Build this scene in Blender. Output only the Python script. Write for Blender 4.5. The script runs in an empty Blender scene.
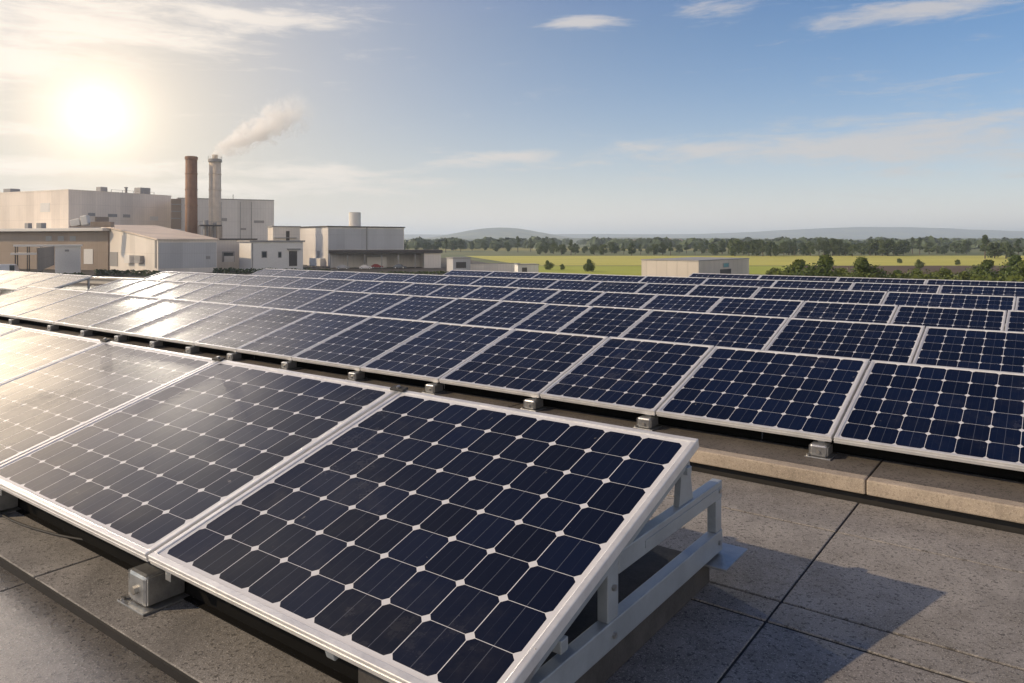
import bpy, bmesh, math, random
from mathutils import Vector, Matrix, noise as mnoise
R = math.radians
sc = bpy.context.scene
COL = sc.collection

# ------------------------------------------------------------------ camera
F = 748.0                      # focal length in pixels of the 1024 wide picture
CAMZ = 10.0                    # the camera stands on a roof, 10 m over the fields
cam_d = bpy.data.cameras.new("camera")
cam = bpy.data.objects.new("camera", cam_d); COL.objects.link(cam)
cam.location = (0, 0, CAMZ); cam.rotation_euler = (R(90), 0, 0)
cam_d.sensor_width = 36; cam_d.lens = F * 36 / 1024; cam_d.shift_y = -101.5 / 1024
cam_d.clip_start = 0.05; cam_d.clip_end = 30000
sc.camera = cam

# ------------------------------------------------------------------ sky
SUN_AZ, SUN_EL = R(-29.1), R(8.4)          # where the low sun glows in the sky
SDIR = Vector((math.sin(SUN_AZ) * math.cos(SUN_EL), math.cos(SUN_AZ) * math.cos(SUN_EL), math.sin(SUN_EL)))
world = bpy.data.worlds.new("World"); sc.world = world
world.use_nodes = True
wt = world.node_tree; wt.nodes.clear()
def N(t, typ, **kw):
    n = t.nodes.new(typ)
    for k, v in kw.items(): setattr(n, k, v)
    return n
def setin(t, n, i, v):
    if v is None: return
    if hasattr(v, "is_linked") or isinstance(v, bpy.types.NodeSocket): t.links.new(v, n.inputs[i])
    else: n.inputs[i].default_value = v
def M_(t, op, a, b=None, c=None, clamp=False):
    n = N(t, "ShaderNodeMath", operation=op, use_clamp=clamp)
    setin(t, n, 0, a); setin(t, n, 1, b); setin(t, n, 2, c)
    return n.outputs[0]
def MIX(t, fac, a, b, blend="MIX"):
    n = N(t, "ShaderNodeMix", data_type="RGBA", blend_type=blend)
    setin(t, n, 0, fac); setin(t, n, 6, a); setin(t, n, 7, b)
    return n.outputs[2]
def SCALE(t, col, f):
    n = N(t, "ShaderNodeVectorMath", operation="SCALE")
    setin(t, n, 0, col); setin(t, n, 3, f)
    return n.outputs[0]
def ADDV(t, a, b):
    n = N(t, "ShaderNodeVectorMath", operation="ADD")
    setin(t, n, 0, a); setin(t, n, 1, b)
    return n.outputs[0]
def SMOOTH(t, v, lo, hi, a=0.0, b=1.0):
    n = N(t, "ShaderNodeMapRange", interpolation_type="SMOOTHSTEP")
    setin(t, n, 0, v); n.inputs[1].default_value = lo; n.inputs[2].default_value = hi
    n.inputs[3].default_value = a; n.inputs[4].default_value = b
    return n.outputs[0]
def NOISE(t, vec, scale, detail=4, rough=0.55, dist=0.0):
    n = N(t, "ShaderNodeTexNoise")
    if vec is not None: t.links.new(vec, n.inputs["Vector"])
    n.inputs["Scale"].default_value = scale; n.inputs["Detail"].default_value = detail
    n.inputs["Roughness"].default_value = rough; n.inputs["Distortion"].default_value = dist
    return n.outputs["Fac"]
def MAP(t, vec, scale=(1, 1, 1), loc=(0, 0, 0), rot=(0, 0, 0)):
    n = N(t, "ShaderNodeMapping")
    t.links.new(vec, n.inputs[0]); n.inputs[1].default_value = loc; n.inputs[2].default_value = rot; n.inputs[3].default_value = scale
    return n.outputs[0]

tc = N(wt, "ShaderNodeTexCoord")
nrm = N(wt, "ShaderNodeVectorMath", operation="NORMALIZE"); wt.links.new(tc.outputs["Generated"], nrm.inputs[0])
D = nrm.outputs[0]
sky = N(wt, "ShaderNodeTexSky", sky_type="NISHITA", sun_disc=False)
sky.sun_elevation = R(32); sky.sun_rotation = R(-97.7)
sky.altitude = 100; sky.air_density = 1.0; sky.dust_density = 1.2; sky.ozone_density = 2.0
SKY_STRENGTH = 0.10
skyc = MIX(wt, 1.0, SCALE(wt, sky.outputs[0], SKY_STRENGTH), (0.44, 0.90, 1.25, 1), "MULTIPLY")
dt = N(wt, "ShaderNodeVectorMath", operation="DOT_PRODUCT"); wt.links.new(D, dt.inputs[0]); dt.inputs[1].default_value = SDIR
ang = M_(wt, "MULTIPLY", M_(wt, "ARCCOSINE", M_(wt, "MINIMUM", dt.outputs["Value"], 0.999999)), 180 / math.pi)
def gl(sig, p=1.0):
    return M_(wt, "EXPONENT", M_(wt, "MULTIPLY", M_(wt, "POWER", M_(wt, "DIVIDE", ang, sig), p), -1.0))
sep = N(wt, "ShaderNodeSeparateXYZ"); wt.links.new(D, sep.inputs[0])
azd = M_(wt, "MULTIPLY", M_(wt, "ARCTAN2", sep.outputs[0], sep.outputs[1]), 180 / math.pi)
eld = M_(wt, "MULTIPLY", M_(wt, "ARCSINE", sep.outputs[2]), 180 / math.pi)
skyc = SCALE(wt, skyc, SMOOTH(wt, eld, 17, 40, 1.0, 0.38))
skyc = MIX(wt, SMOOTH(wt, eld, 15, 26), skyc, MIX(wt, 1.0, skyc, (0.55, 0.82, 1.20, 1), "MULTIPLY"))
# pale band of thick air along the horizon
band = M_(wt, "EXPONENT", M_(wt, "MULTIPLY", M_(wt, "MAXIMUM", eld, 0.0), -1 / 5.0))
c0 = MIX(wt, M_(wt, "MULTIPLY", band, 0.95), skyc, (1.24, 1.10, 0.97, 1))
g1 = SCALE(wt, (1.0, 0.90, 0.72), M_(wt, "MULTIPLY", gl(0.44, 2.0), 10000.0))
g2 = SCALE(wt, (1.0, 0.80, 0.55), M_(wt, "MULTIPLY", gl(6.0), 0.06))
g2 = ADDV(wt, g2, SCALE(wt, (1.0, 0.88, 0.68), M_(wt, "MULTIPLY", gl(2.1), 1.5)))
g3 = (0.0, 0.0, 0.0)
c0 = MIX(wt, M_(wt, "MULTIPLY", M_(wt, "MULTIPLY", gl(19.0, 1.25), SMOOTH(wt, eld, 17, 27, 1.0, 0.3)), 0.9), c0, (0.99, 0.82, 0.60, 1))
c1 = ADDV(wt, ADDV(wt, c0, g1), ADDV(wt, g2, g3))
# warm glow added to the sky left of the view, for glare on the panels
added_glow = M_(wt, "MULTIPLY", M_(wt, "MULTIPLY", SMOOTH(wt, azd, -34.0, -42.0), SMOOTH(wt, azd, -88.0, -62.0)), M_(wt, "EXPONENT", M_(wt, "MULTIPLY", M_(wt, "POWER", M_(wt, "DIVIDE", M_(wt, "SUBTRACT", eld, 14.5), 6.5), 2.0), -1.0)))
c1 = ADDV(wt, c1, SCALE(wt, (1.0, 0.79, 0.54), M_(wt, "MULTIPLY", added_glow, 12.0)))
added_glow_top = M_(wt, "ADD", M_(wt, "POWER", M_(wt, "DIVIDE", M_(wt, "ADD", azd, 33.0), 6.5), 2.0), M_(wt, "POWER", M_(wt, "DIVIDE", M_(wt, "SUBTRACT", eld, 23.0), 4.0), 2.0))  # second glow added just above the view, for roof sheen and panel glare
added_glow_top = M_(wt, "MULTIPLY", M_(wt, "EXPONENT", M_(wt, "MULTIPLY", added_glow_top, -1.0)), SMOOTH(wt, eld, 17.5, 23))
c1 = ADDV(wt, c1, SCALE(wt, (1.0, 0.86, 0.72), M_(wt, "MULTIPLY", added_glow_top, 6.0)))
# thin cirrus, drawn by compass bearing and height over the horizon
cv = N(wt, "ShaderNodeCombineXYZ")
wt.links.new(M_(wt, "MULTIPLY", azd, 0.055), cv.inputs[0]); wt.links.new(M_(wt, "MULTIPLY", eld, 0.30), cv.inputs[1])
wisps = NOISE(wt, cv.outputs[0], 2.4, 7, 0.62, 0.5)
fine = NOISE(wt, cv.outputs[0], 8.0, 8, 0.68, 0.6)
wn = M_(wt, "ADD", M_(wt, "MULTIPLY", wisps, 0.75), M_(wt, "MULTIPLY", fine, 0.25))
def azel(px, py):
    x = (px - 512) / F; z = (240 - py) / F
    return math.degrees(math.atan(x)), math.degrees(math.atan(z / math.hypot(1, x)))
cm = None
CLOUDS = [  # centre and half size in degrees (bearing, height), strength
    (900, 142, 16, 1.9, 0.95), (970, 150, 9, 2.4, 0.7), (640, 148, 5, .7, .8), (700, 150, 8, .9, .8),
    (915, 10, 9, 1.2, 0.75), (830, 24, 2.4, .8, .7), (575, 23, 3.2, .6, .9), (715, 8, 3.0, 1.0, .6),
    (500, 158, 7, .7, .85), (560, 165, 6, .5, .6), (250, 20, 9, 1.1, .9), (90, 33, 11, 1.9, 1.0), (15, 66, 5, 1.4, 1.0), (30, 10, 11, 2.8, .9), (310, 26, 4, .5, .8), (20, 128, 6, .7, .7),
    (120, 168, 14, .8, .8), (300, 172, 9, .8, .8), (250, 188, 14, .9, .8), (380, 182, 9, .5, .6), (-30, 14, 16, 2.5, .8), (1250, 90, 20, 5, .6), (-300, 60, 20, 6, .5)]
for px, py, sa, se, k in CLOUDS:
    a0, e0 = azel(px, py)
    da = M_(wt, "DIVIDE", M_(wt, "SUBTRACT", azd, a0), sa)
    de = M_(wt, "DIVIDE", M_(wt, "SUBTRACT", eld, M_(wt, "ADD", e0, M_(wt, "MULTIPLY", da, 0.25 * se))), se)
    m = M_(wt, "MULTIPLY", M_(wt, "EXPONENT", M_(wt, "MULTIPLY", M_(wt, "ADD", M_(wt, "MULTIPLY", da, da), M_(wt, "MULTIPLY", de, de)), -1.0)), k)
    cm = m if cm is None else M_(wt, "MAXIMUM", cm, m)
high = M_(wt, "MULTIPLY", SMOOTH(wt, eld, 30, 60), 0.10)
cm = M_(wt, "MAXIMUM", cm, high)
cl = SMOOTH(wt, M_(wt, "ADD", M_(wt, "MULTIPLY", cm, 0.70), M_(wt, "MULTIPLY", M_(wt, "SUBTRACT", wn, 0.5), 2.0)), 0.14, 0.76)
cloudc = ADDV(wt, (0.66, 0.62, 0.60), SCALE(wt, (1.0, 0.84, 0.62), M_(wt, "MULTIPLY", gl(18.0), 0.9)))
c2 = MIX(wt, M_(wt, "MULTIPLY", cl, 0.75), c1, cloudc)
c2 = MIX(wt, gl(3.4, 2.0), c2, c1)
# bright cloud bank added out of view behind the camera to fill the shade
back_fill = M_(wt, "MULTIPLY", SMOOTH(wt, sep.outputs[1], 0.05, -0.5), M_(wt, "MULTIPLY", SMOOTH(wt, eld, -2, 6), SMOOTH(wt, eld, 30, 10)))
back_fill = M_(wt, "MULTIPLY", back_fill, SMOOTH(wt, wn, 0.30, 0.62, 0.55, 1.0))
c2 = MIX(wt, back_fill, c2, (2.3, 1.98, 1.62, 1))
bg = N(wt, "ShaderNodeBackground"); wt.links.new(c2, bg.inputs[0]); bg.inputs[1].default_value = 1.0
wo = N(wt, "ShaderNodeOutputWorld"); wt.links.new(bg.outputs[0], wo.inputs[0])

# ------------------------------------------------------------------ sun lamp
ld = bpy.data.lights.new("sun", "SUN"); ld.energy = 3.5; ld.angle = R(0.53); ld.color = (1.0, 0.755, 0.48)
lamp = bpy.data.objects.new("sun", ld); COL.objects.link(lamp)
L_AZ, L_EL = R(-97.7), R(32)               # bearing and height that throw the shadows on the roof
LDIR = Vector((math.sin(L_AZ) * math.cos(L_EL), math.cos(L_AZ) * math.cos(L_EL), math.sin(L_EL)))
lamp.rotation_euler = LDIR.to_track_quat("Z", "Y").to_euler(); lamp.location = LDIR * 60 + Vector((0, 0, 30))

sc.view_settings.view_transform = "Standard"; sc.view_settings.look = "None"
sc.view_settings.gamma = 1; sc.view_settings.use_curve_mapping = False
sc.view_settings.exposure = -0.08
sc.render.engine = "CYCLES"
sc.cycles.use_denoising = True
sc.cycles.max_bounces = 8; sc.cycles.volume_bounces = 10
sc.cycles.sample_clamp_indirect = 6
sc.cycles.use_adaptive_sampling = True; sc.cycles.adaptive_threshold = 0.01

# ------------------------------------------------------------------ helpers
class MB:
    def __init__(s): s.bm = bmesh.new()
    def box(s, x0, x1, y0, y1, z0, z1, bev=0.0, mat=None):
        vs = [s.bm.verts.new((x, y, z)) for z in (z0, z1) for y in (y0, y1) for x in (x0, x1)]
        fs = [s.bm.faces.new([vs[i] for i in f]) for f in ((0, 2, 3, 1), (4, 5, 7, 6), (0, 1, 5, 4), (2, 6, 7, 3), (0, 4, 6, 2), (1, 3, 7, 5))]
        if bev:
            es = list({e for f in fs for e in f.edges})
            r = bmesh.ops.bevel(s.bm, geom=es, offset=bev, segments=2, affect="EDGES", profile=0.5)
            vs = list({v for f in r["faces"] for v in f.verts} | {v for v in vs if v.is_valid})
        if mat is not None: bmesh.ops.transform(s.bm, matrix=mat, verts=[v for v in vs if v.is_valid])
        return s
    def bar(s, a, b, wx, wy, bev=0.0, up=Vector((0, 0, 1))):
        a, b = Vector(a), Vector(b); d = b - a; L = d.length; zax = d.normalized()
        xax = up.cross(zax)
        if xax.length < 1e-4: xax = Vector((1, 0, 0))
        xax.normalize(); yax = zax.cross(xax)
        m = Matrix((xax, yax, zax)).transposed().to_4x4(); m.translation = a
        return s.box(-wx / 2, wx / 2, -wy / 2, wy / 2, 0, L, bev, m)
    def cyl(s, a, b, r0, r1=None, n=16, cap=True):
        a, b = Vector(a), Vector(b); r1 = r0 if r1 is None else r1
        z = (b - a).normalized(); x = z.orthogonal().normalized(); y = z.cross(x)
        A = [s.bm.verts.new(a + (x * math.cos(t) + y * math.sin(t)) * r0) for t in [i * 2 * math.pi / n for i in range(n)]]
        B = [s.bm.verts.new(b + (x * math.cos(t) + y * math.sin(t)) * r1) for t in [i * 2 * math.pi / n for i in range(n)]]
        for i in range(n): s.bm.faces.new((A[i], A[(i + 1) % n], B[(i + 1) % n], B[i]))
        if cap: s.bm.faces.new(A[::-1]); s.bm.faces.new(B)
        return s
    def prism(s, pts, z0, z1):
        A = [s.bm.verts.new((p[0], p[1], z0)) for p in pts]; B = [s.bm.verts.new((p[0], p[1], z1)) for p in pts]
        n = len(pts)
        for i in range(n): s.bm.faces.new((A[i], A[(i + 1) % n], B[(i + 1) % n], B[i]))
        s.bm.faces.new(A[::-1]); s.bm.faces.new(B)
        return s
    def poly(s, pts): s.bm.faces.new([s.bm.verts.new(p) for p in pts]); return s
    def solid(s, pts, faces):
        v = [s.bm.verts.new(p) for p in pts]
        for f in faces: s.bm.faces.new([v[i] for i in f])
        return s
    def mesh(s, name, mat, smooth=False):
        bmesh.ops.recalc_face_normals(s.bm, faces=s.bm.faces)
        me = bpy.data.meshes.new(name); s.bm.to_mesh(me); s.bm.free()
        if mat: me.materials.append(mat)
        if smooth:
            for p in me.polygons: p.use_smooth = True
        return me
    def build(s, name, mat, parent=None, smooth=False): return link(name, s.mesh(name, mat, smooth), parent)
def link(name, me, parent=None):
    o = bpy.data.objects.new(name, me); COL.objects.link(o)
    if parent is not None: o.parent = parent
    return o
def tag(o, label=None, cat=None, group=None, kind=None):
    if label: o["label"] = label
    if cat: o["category"] = cat
    if group: o["group"] = group
    if kind: o["kind"] = kind
    return o
def empty(name, loc, rot=(0, 0, 0)):
    o = bpy.data.objects.new(name, None); COL.objects.link(o)
    o.location = loc; o.rotation_euler = rot; o.empty_display_size = 0.3
    return o
def copy_thing(o, parent=None):
    c = o.copy(); COL.objects.link(c)
    if parent is not None: c.parent = parent
    for ch in list(o.children): copy_thing(ch, c)
    return c

# ------------------------------------------------------------------ materials
def new_mat(name):
    m = bpy.data.materials.new(name); m.use_nodes = True
    t = m.node_tree; p = t.nodes["Principled BSDF"]
    return m, t, p
def bump(t, p, h, strength=0.3, dist=0.01):
    b = N(t, "ShaderNodeBump"); b.inputs["Strength"].default_value = strength; b.inputs["Distance"].default_value = dist
    t.links.new(h, b.inputs["Height"]); t.links.new(b.outputs[0], p.inputs["Normal"])
def objco(t): return N(t, "ShaderNodeTexCoord").outputs["Object"]
def geopos(t): return N(t, "ShaderNodeNewGeometry").outputs["Position"]
def plain(name, col, rough=0.6, metal=0.0, var=0.25, scale=3.0, bmp=0.0, world_pos=False, spec=0.5):
    m, t, p = new_mat(name)
    co = geopos(t) if world_pos else objco(t)
    n1 = NOISE(t, co, scale, 6, 0.6); n2 = NOISE(t, co, scale * 9, 3, 0.6)
    f = M_(t, "ADD", M_(t, "MULTIPLY", n1, 0.7), M_(t, "MULTIPLY", n2, 0.3))
    a = tuple(c * (1 - var) for c in col) + (1,); b = tuple(min(1, c * (1 + var)) for c in col) + (1,)
    t.links.new(MIX(t, SMOOTH(t, f, 0.3, 0.7), a, b), p.inputs["Base Color"])
    p.inputs["Roughness"].default_value = rough; p.inputs["Metallic"].default_value = metal
    p.inputs["Specular IOR Level"].default_value = spec
    if metal: t.links.new(SMOOTH(t, f, 0.25, 0.75, rough * 0.75, min(1, rough * 1.3)), p.inputs["Roughness"])
    if bmp: bump(t, p, n2, bmp, 0.01)
    return m
def cladding(name, col, pitch=1.0, rough=0.55, horiz=6.0, var=0.08):
    """sheet cladding: upright ribs every `pitch` metres, lap joints every `horiz` metres, streaks of weather"""
    m, t, p = new_mat(name)
    co = objco(t); s = N(t, "ShaderNodeSeparateXYZ"); t.links.new(co, s.inputs[0])
    xy = M_(t, "ADD", s.outputs[0], s.outputs[1])
    fr = M_(t, "ABSOLUTE", M_(t, "SUBTRACT", M_(t, "FRACT", M_(t, "DIVIDE", xy, pitch)), 0.5))
    rib = SMOOTH(t, fr, 0.40, 0.48)
    fz = M_(t, "ABSOLUTE", M_(t, "SUBTRACT", M_(t, "FRACT", M_(t, "DIVIDE", s.outputs[2], horiz)), 0.5))
    lap = SMOOTH(t, fz, 0.478, 0.49)
    st = NOISE(t, MAP(t, co, (0.10, 0.10, 0.05)), 1.0, 5, 0.6)
    pan = N(t, "ShaderNodeTexWhiteNoise", noise_dimensions="1D"); t.links.new(M_(t, "FLOOR", M_(t, "DIVIDE", xy, pitch * 5)), pan.inputs["W"])
    f = M_(t, "ADD", M_(t, "MULTIPLY", st, 0.8), M_(t, "MULTIPLY", pan.outputs[0], 0.2))
    a = tuple(c * (1 - var * 2) for c in col) + (1,); b = tuple(min(1, c * (1 + var)) for c in col) + (1,)
    c = MIX(t, SMOOTH(t, f, 0.25, 0.75), a, b)
    c = MIX(t, M_(t, "MULTIPLY", M_(t, "MAXIMUM", rib, lap), 0.22), c, tuple(x * 0.5 for x in col) + (1,))
    t.links.new(c, p.inputs["Base Color"]); p.inputs["Roughness"].default_value = rough
    bump(t, p, M_(t, "SUBTRACT", 1.0, rib), 0.5, 0.05)
    return m

def glass_mat(name):
    m, t, p = new_mat(name)
    uv = N(t, "ShaderNodeUVMap", uv_map="cells").outputs[0]
    s = N(t, "ShaderNodeSeparateXYZ"); t.links.new(uv, s.inputs[0])
    fx = M_(t, "FRACT", s.outputs[0]); fy = M_(t, "FRACT", s.outputs[1])
    dx = M_(t, "ABSOLUTE", M_(t, "SUBTRACT", fx, 0.5)); dy = M_(t, "ABSOLUTE", M_(t, "SUBTRACT", fy, 0.5))
    gap = M_(t, "GREATER_THAN", M_(t, "MAXIMUM", dx, M_(t, "SUBTRACT", dy, 0.0025)), 0.4915)
    cor = M_(t, "GREATER_THAN", M_(t, "ADD", dx, dy), 0.885)
    white = M_(t, "MAXIMUM", gap, cor)
    # one fine bus bar down the middle of every cell, two fainter ones beside it
    bus = M_(t, "LESS_THAN", dx, 0.005)
    bus2 = M_(t, "LESS_THAN", M_(t, "ABSOLUTE", M_(t, "SUBTRACT", dx, 0.27)), 0.003)
    cellid = N(t, "ShaderNodeTexWhiteNoise", noise_dimensions="3D")
    ri = N(t, "ShaderNodeObjectInfo")
    cb = N(t, "ShaderNodeCombineXYZ"); t.links.new(M_(t, "FLOOR", s.outputs[0]), cb.inputs[0]); t.links.new(M_(t, "FLOOR", s.outputs[1]), cb.inputs[1]); t.links.new(ri.outputs["Random"], cb.inputs[2])
    t.links.new(cb.outputs[0], cellid.inputs[0])
    co = geopos(t)
    cell = MIX(t, cellid.outputs[0], (0.0008, 0.0030, 0.0135, 1), (0.0020, 0.0062, 0.0255, 1))
    cell = SCALE(t, cell, M_(t, "ADD", 0.75, M_(t, "MULTIPLY", ri.outputs["Random"], 0.6)))
    cell = MIX(t, M_(t, "MULTIPLY", bus, 0.5), cell, (0.22, 0.24, 0.30, 1))
    cell = MIX(t, M_(t, "MULTIPLY", bus2, 0.10), cell, (0.22, 0.24, 0.30, 1))
    c = MIX(t, white, cell, (0.62, 0.63, 0.66, 1))
    # settled dust and dried splashes
    d1 = NOISE(t, co, 1.3, 6, 0.65, 0.4); d2 = NOISE(t, co, 9.0, 5, 0.7); d3 = NOISE(t, co, 120, 2, 0.5)
    dust = M_(t, "MULTIPLY", SMOOTH(t, d1, 0.45, 0.75), SMOOTH(t, d2, 0.4, 0.75))
    drop = SMOOTH(t, NOISE(t, co, 21, 2, 0.5, 0.6), 0.755, 0.79)
    spots = M_(t, "ADD", SMOOTH(t, d3, 0.70, 0.76), M_(t, "MULTIPLY", drop, 9.0))
    dm = M_(t, "ADD", M_(t, "ADD", M_(t, "MULTIPLY", dust, M_(t, "ADD", 0.04, M_(t, "MULTIPLY", ri.outputs["Random"], 0.07))), M_(t, "MULTIPLY", spots, 0.03)), 0.0005)
    c = MIX(t, dm, c, (0.42, 0.39, 0.34, 1))
    t.links.new(c, p.inputs["Base Color"])
    t.links.new(M_(t, "ADD", SMOOTH(t, d1, 0.3, 0.75, 0.15, 0.27), M_(t, "MULTIPLY", dust, 0.12)), p.inputs["Roughness"])
    p.inputs["IOR"].default_value = 1.21          # anti-reflective solar glass
    p.inputs["Coat Weight"].default_value = 0.6; p.inputs["Coat Roughness"].default_value = 0.60; p.inputs["Coat IOR"].default_value = 1.27   # dusty film, a broad soft gloss
    p.inputs["Sheen Weight"].default_value = 0.0; p.inputs["Sheen Roughness"].default_value = 0.25; p.inputs["Sheen Tint"].default_value = (1.0, 0.9, 0.78, 1)
    bump(t, p, NOISE(t, co, 2.2, 2, 0.5), 0.05, 0.01)
    return m

MAT = {}
MAT["glass"] = glass_mat("solar_glass")
MAT["alu"] = plain("anodised_aluminium", (0.73, 0.735, 0.74), 0.36, 0.4, 0.10, 6.0)
MAT["galv"] = plain("galvanised_steel", (0.36, 0.37, 0.38), 0.36, 0.75, 0.22, 14.0, 0.1)
MAT["bluesteel"] = plain("painted_grey_steel", (0.31, 0.35, 0.385), 0.38, 0.25, 0.12, 7.0, 0.05)
MAT["backsheet"] = plain("backsheet", (0.5, 0.5, 0.5), 0.6, 0, 0.05)
MAT["rubber"] = plain("black_rubber", (0.03, 0.03, 0.03), 0.7)
MAT["bolt"] = plain("bolt_steel", (0.45, 0.44, 0.42), 0.35, 0.9)

def roof_mat(name, col, wet=0.0, grain=1.0):
    m, t, p = new_mat(name); co = geopos(t)
    big = NOISE(t, co, 0.9, 7, 0.62, 0.6); mid = NOISE(t, co, 7, 6, 0.7); fine = NOISE(t, co, 190, 2, 0.6); gr = NOISE(t, co, 52, 3, 0.75)
    f = M_(t, "ADD", M_(t, "ADD", M_(t, "MULTIPLY", big, 0.5), M_(t, "MULTIPLY", mid, 0.25)), M_(t, "MULTIPLY", gr, 0.25))
    c = MIX(t, SMOOTH(t, f, 0.32, 0.66), tuple(x * 0.48 for x in col) + (1,), tuple(x * 1.42 for x in col) + (1,))
    c = MIX(t, M_(t, "MULTIPLY", SMOOTH(t, gr, 0.53, 0.61), min(1, 0.9 * grain)), c, tuple(x * 0.28 for x in col) + (1,))
    c = MIX(t, M_(t, "MULTIPLY", SMOOTH(t, fine, 0.57, 0.66), 0.7 * grain), c, tuple(min(1, x * 2.0) for x in col) + (1,))
    st = NOISE(t, MAP(t, co, (1, 1, 1), (7, 3, 0)), 0.55, 5, 0.7, 1.2)
    c = MIX(t, M_(t, "MULTIPLY", SMOOTH(t, st, 0.50, 0.64), 0.55), c, tuple(x * 0.6 for x in col) + (1,))
    t.links.new(c, p.inputs["Base Color"])
    w = SMOOTH(t, M_(t, "ADD", M_(t, "MULTIPLY", big, 0.7), M_(t, "MULTIPLY", mid, 0.3)), 0.22 if wet > .5 else 0.42, 0.44 if wet > .5 else 0.50)
    t.links.new(M_(t, "SUBTRACT", 0.82 if wet > .5 else 0.88, M_(t, "MULTIPLY", w, wet)), p.inputs["Roughness"])
    if wet > .5: p.inputs["Specular IOR Level"].default_value = 0.8
    h = M_(t, "ADD", M_(t, "MULTIPLY", gr, 0.7), M_(t, "MULTIPLY", fine, 0.4))
    bump(t, p, h, 0.32 if wet > .5 else 0.55, 0.006)
    return m
MAT["roof"] = roof_mat("mineral_roof_felt", (0.245, 0.235, 0.222), 0.2)
MAT["roof_wet"] = roof_mat("damp_roof_felt", (0.14, 0.128, 0.112), 0.66)
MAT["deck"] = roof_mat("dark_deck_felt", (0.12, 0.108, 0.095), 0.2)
MAT["groove"] = plain("joint_bitumen", (0.02, 0.019, 0.018), 0.8)
MAT["kerb"] = roof_mat("sandstone_kerb", (0.37, 0.315, 0.25), 0.1, 0.5)

# ------------------------------------------------------------------ the roof we stand on
H = 1.2
UA = Vector((0.80420, -0.59438, 0)); WA = Vector((0.59438, 0.80420, 0))
RZ = math.atan2(UA.y, UA.x)
def UW(u, w, z=0.0):                  # roof grid (along the rows, across the rows, height under the eye), in units of H
    v = UA * (u * H) + WA * (w * H); return Vector((v.x, v.y, CAMZ + z * H))
GRID = empty("roof_grid_origin", (0, 0, CAMZ), (0, 0, RZ)); bpy.data.objects.remove(GRID)
def gridobj(mb, name, mat, parent=None):          # mesh written in metres on the roof grid
    o = mb.build(name, mat, parent)
    if parent is None: o.location = (0, 0, CAMZ); o.rotation_euler = (0, 0, RZ)
    return o
ZR, ZD = -1.22, -1.11
UMIN, UMAX = -27.0, 7.0
FAR = [(7.0, 17.9), (-7.0, 16.6), (-10.5, 14.9), (-17.0, 12.6), (-17.6, 9.7), (-27.0, 7.9)]
KW = 3.77
# building mass under the roof: lower terrace and upper deck
g = 0.020
mb = MB(); mb.prism([(UMIN * H, -7 * H), (UMAX * H, -7 * H), (UMAX * H, KW * H), (UMIN * H, KW * H)], -CAMZ, ZR * H - 0.018)
tag(gridobj(mb, "roof_terrace", MAT["groove"]), kind="structure")
mb = MB(); mb.prism([(UMIN * H, (KW + .02) * H), (UMAX * H, (KW + .02) * H)] + [(a * H, b * H) for a, b in FAR], -CAMZ, ZD * H - 0.02)
tag(gridobj(mb, "roof_upper_deck", MAT["groove"]), kind="structure")
rng = random.Random(4)
us = [-.77 + 2.23 * k for k in range(-12, 4)]
us[0] = UMIN; us[-1] = UMAX
def slabs(name, ws, mat, z, shift=0.0, thick=0.03, us_=us):
    mb = MB()
    for a, b in zip(ws[:-1], ws[1:]):
        for i in range(len(us_) - 1):
            dz = rng.uniform(-.002, .002)
            mb.box(us_[i] * H + g / 4, us_[i + 1] * H - g / 4, a * H + g / 2.6, b * H - g / 2.6, z * H - thick, z * H + dz, 0.003)
    return tag(gridobj(mb, name, mat), kind="structure")
mb = MB(); mb.prism([(UMIN * H, 1.15 * H), (UMAX * H, 1.15 * H), (UMAX * H, (KW - .02) * H), (UMIN * H, (KW - .02) * H)], ZR * H - .0179, ZR * H - .006)
tag(gridobj(mb, "roof_joint_bitumen", MAT["groove"]), kind="structure")
slabs("roof_slabs", [1.144, 2.41, 2.57, 3.32, KW - .012], MAT["roof"], ZR)
slabs("roof_edge_slabs", [-7, -4.4, -2.2, -0.3, 1.144 - .012], MAT["roof_wet"], ZR - .012)
us2 = [UMIN] + [-.74 + 2.23 * k for k in range(-11, 4)] + [UMAX]
mb = MB()
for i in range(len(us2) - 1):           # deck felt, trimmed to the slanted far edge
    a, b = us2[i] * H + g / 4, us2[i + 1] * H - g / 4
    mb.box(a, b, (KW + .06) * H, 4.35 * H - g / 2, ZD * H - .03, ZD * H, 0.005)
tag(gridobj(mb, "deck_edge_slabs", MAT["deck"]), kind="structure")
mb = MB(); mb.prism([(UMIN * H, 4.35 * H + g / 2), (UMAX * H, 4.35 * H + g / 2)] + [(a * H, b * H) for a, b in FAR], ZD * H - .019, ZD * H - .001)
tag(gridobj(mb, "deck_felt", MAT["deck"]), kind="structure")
# sandstone coloured kerb between terrace and deck
mb = MB()
for i in range(len(us2) - 1):
    a, b = us2[i] * H + .003, us2[i + 1] * H - .003
    mb.box(a, b, (KW - .02) * H, (KW + .055) * H, (ZR + .042) * H, ZD * H + .002, 0.008)
tag(gridobj(mb, "roof_kerb", MAT["kerb"]), kind="structure")
mb = MB()
for (a, b), (c, d) in zip(FAR[:-1], FAR[1:]):
    mb.bar((a * H, b * H - .2, -.97 * H), (c * H, d * H - .2, -.97 * H), .28, .06, 0.01)
    mb.bar((a * H, b * H - .2, -1.06 * H), (c * H, d * H - .2, -1.06 * H), .16, .16)
o = gridobj(mb, "roof_parapet", plain("pale_coping", (0.55, 0.52, 0.47), 0.6, 0, .1))
tag(o, "low pale parapet with a metal coping along the far roof edge", "parapet")

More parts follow.
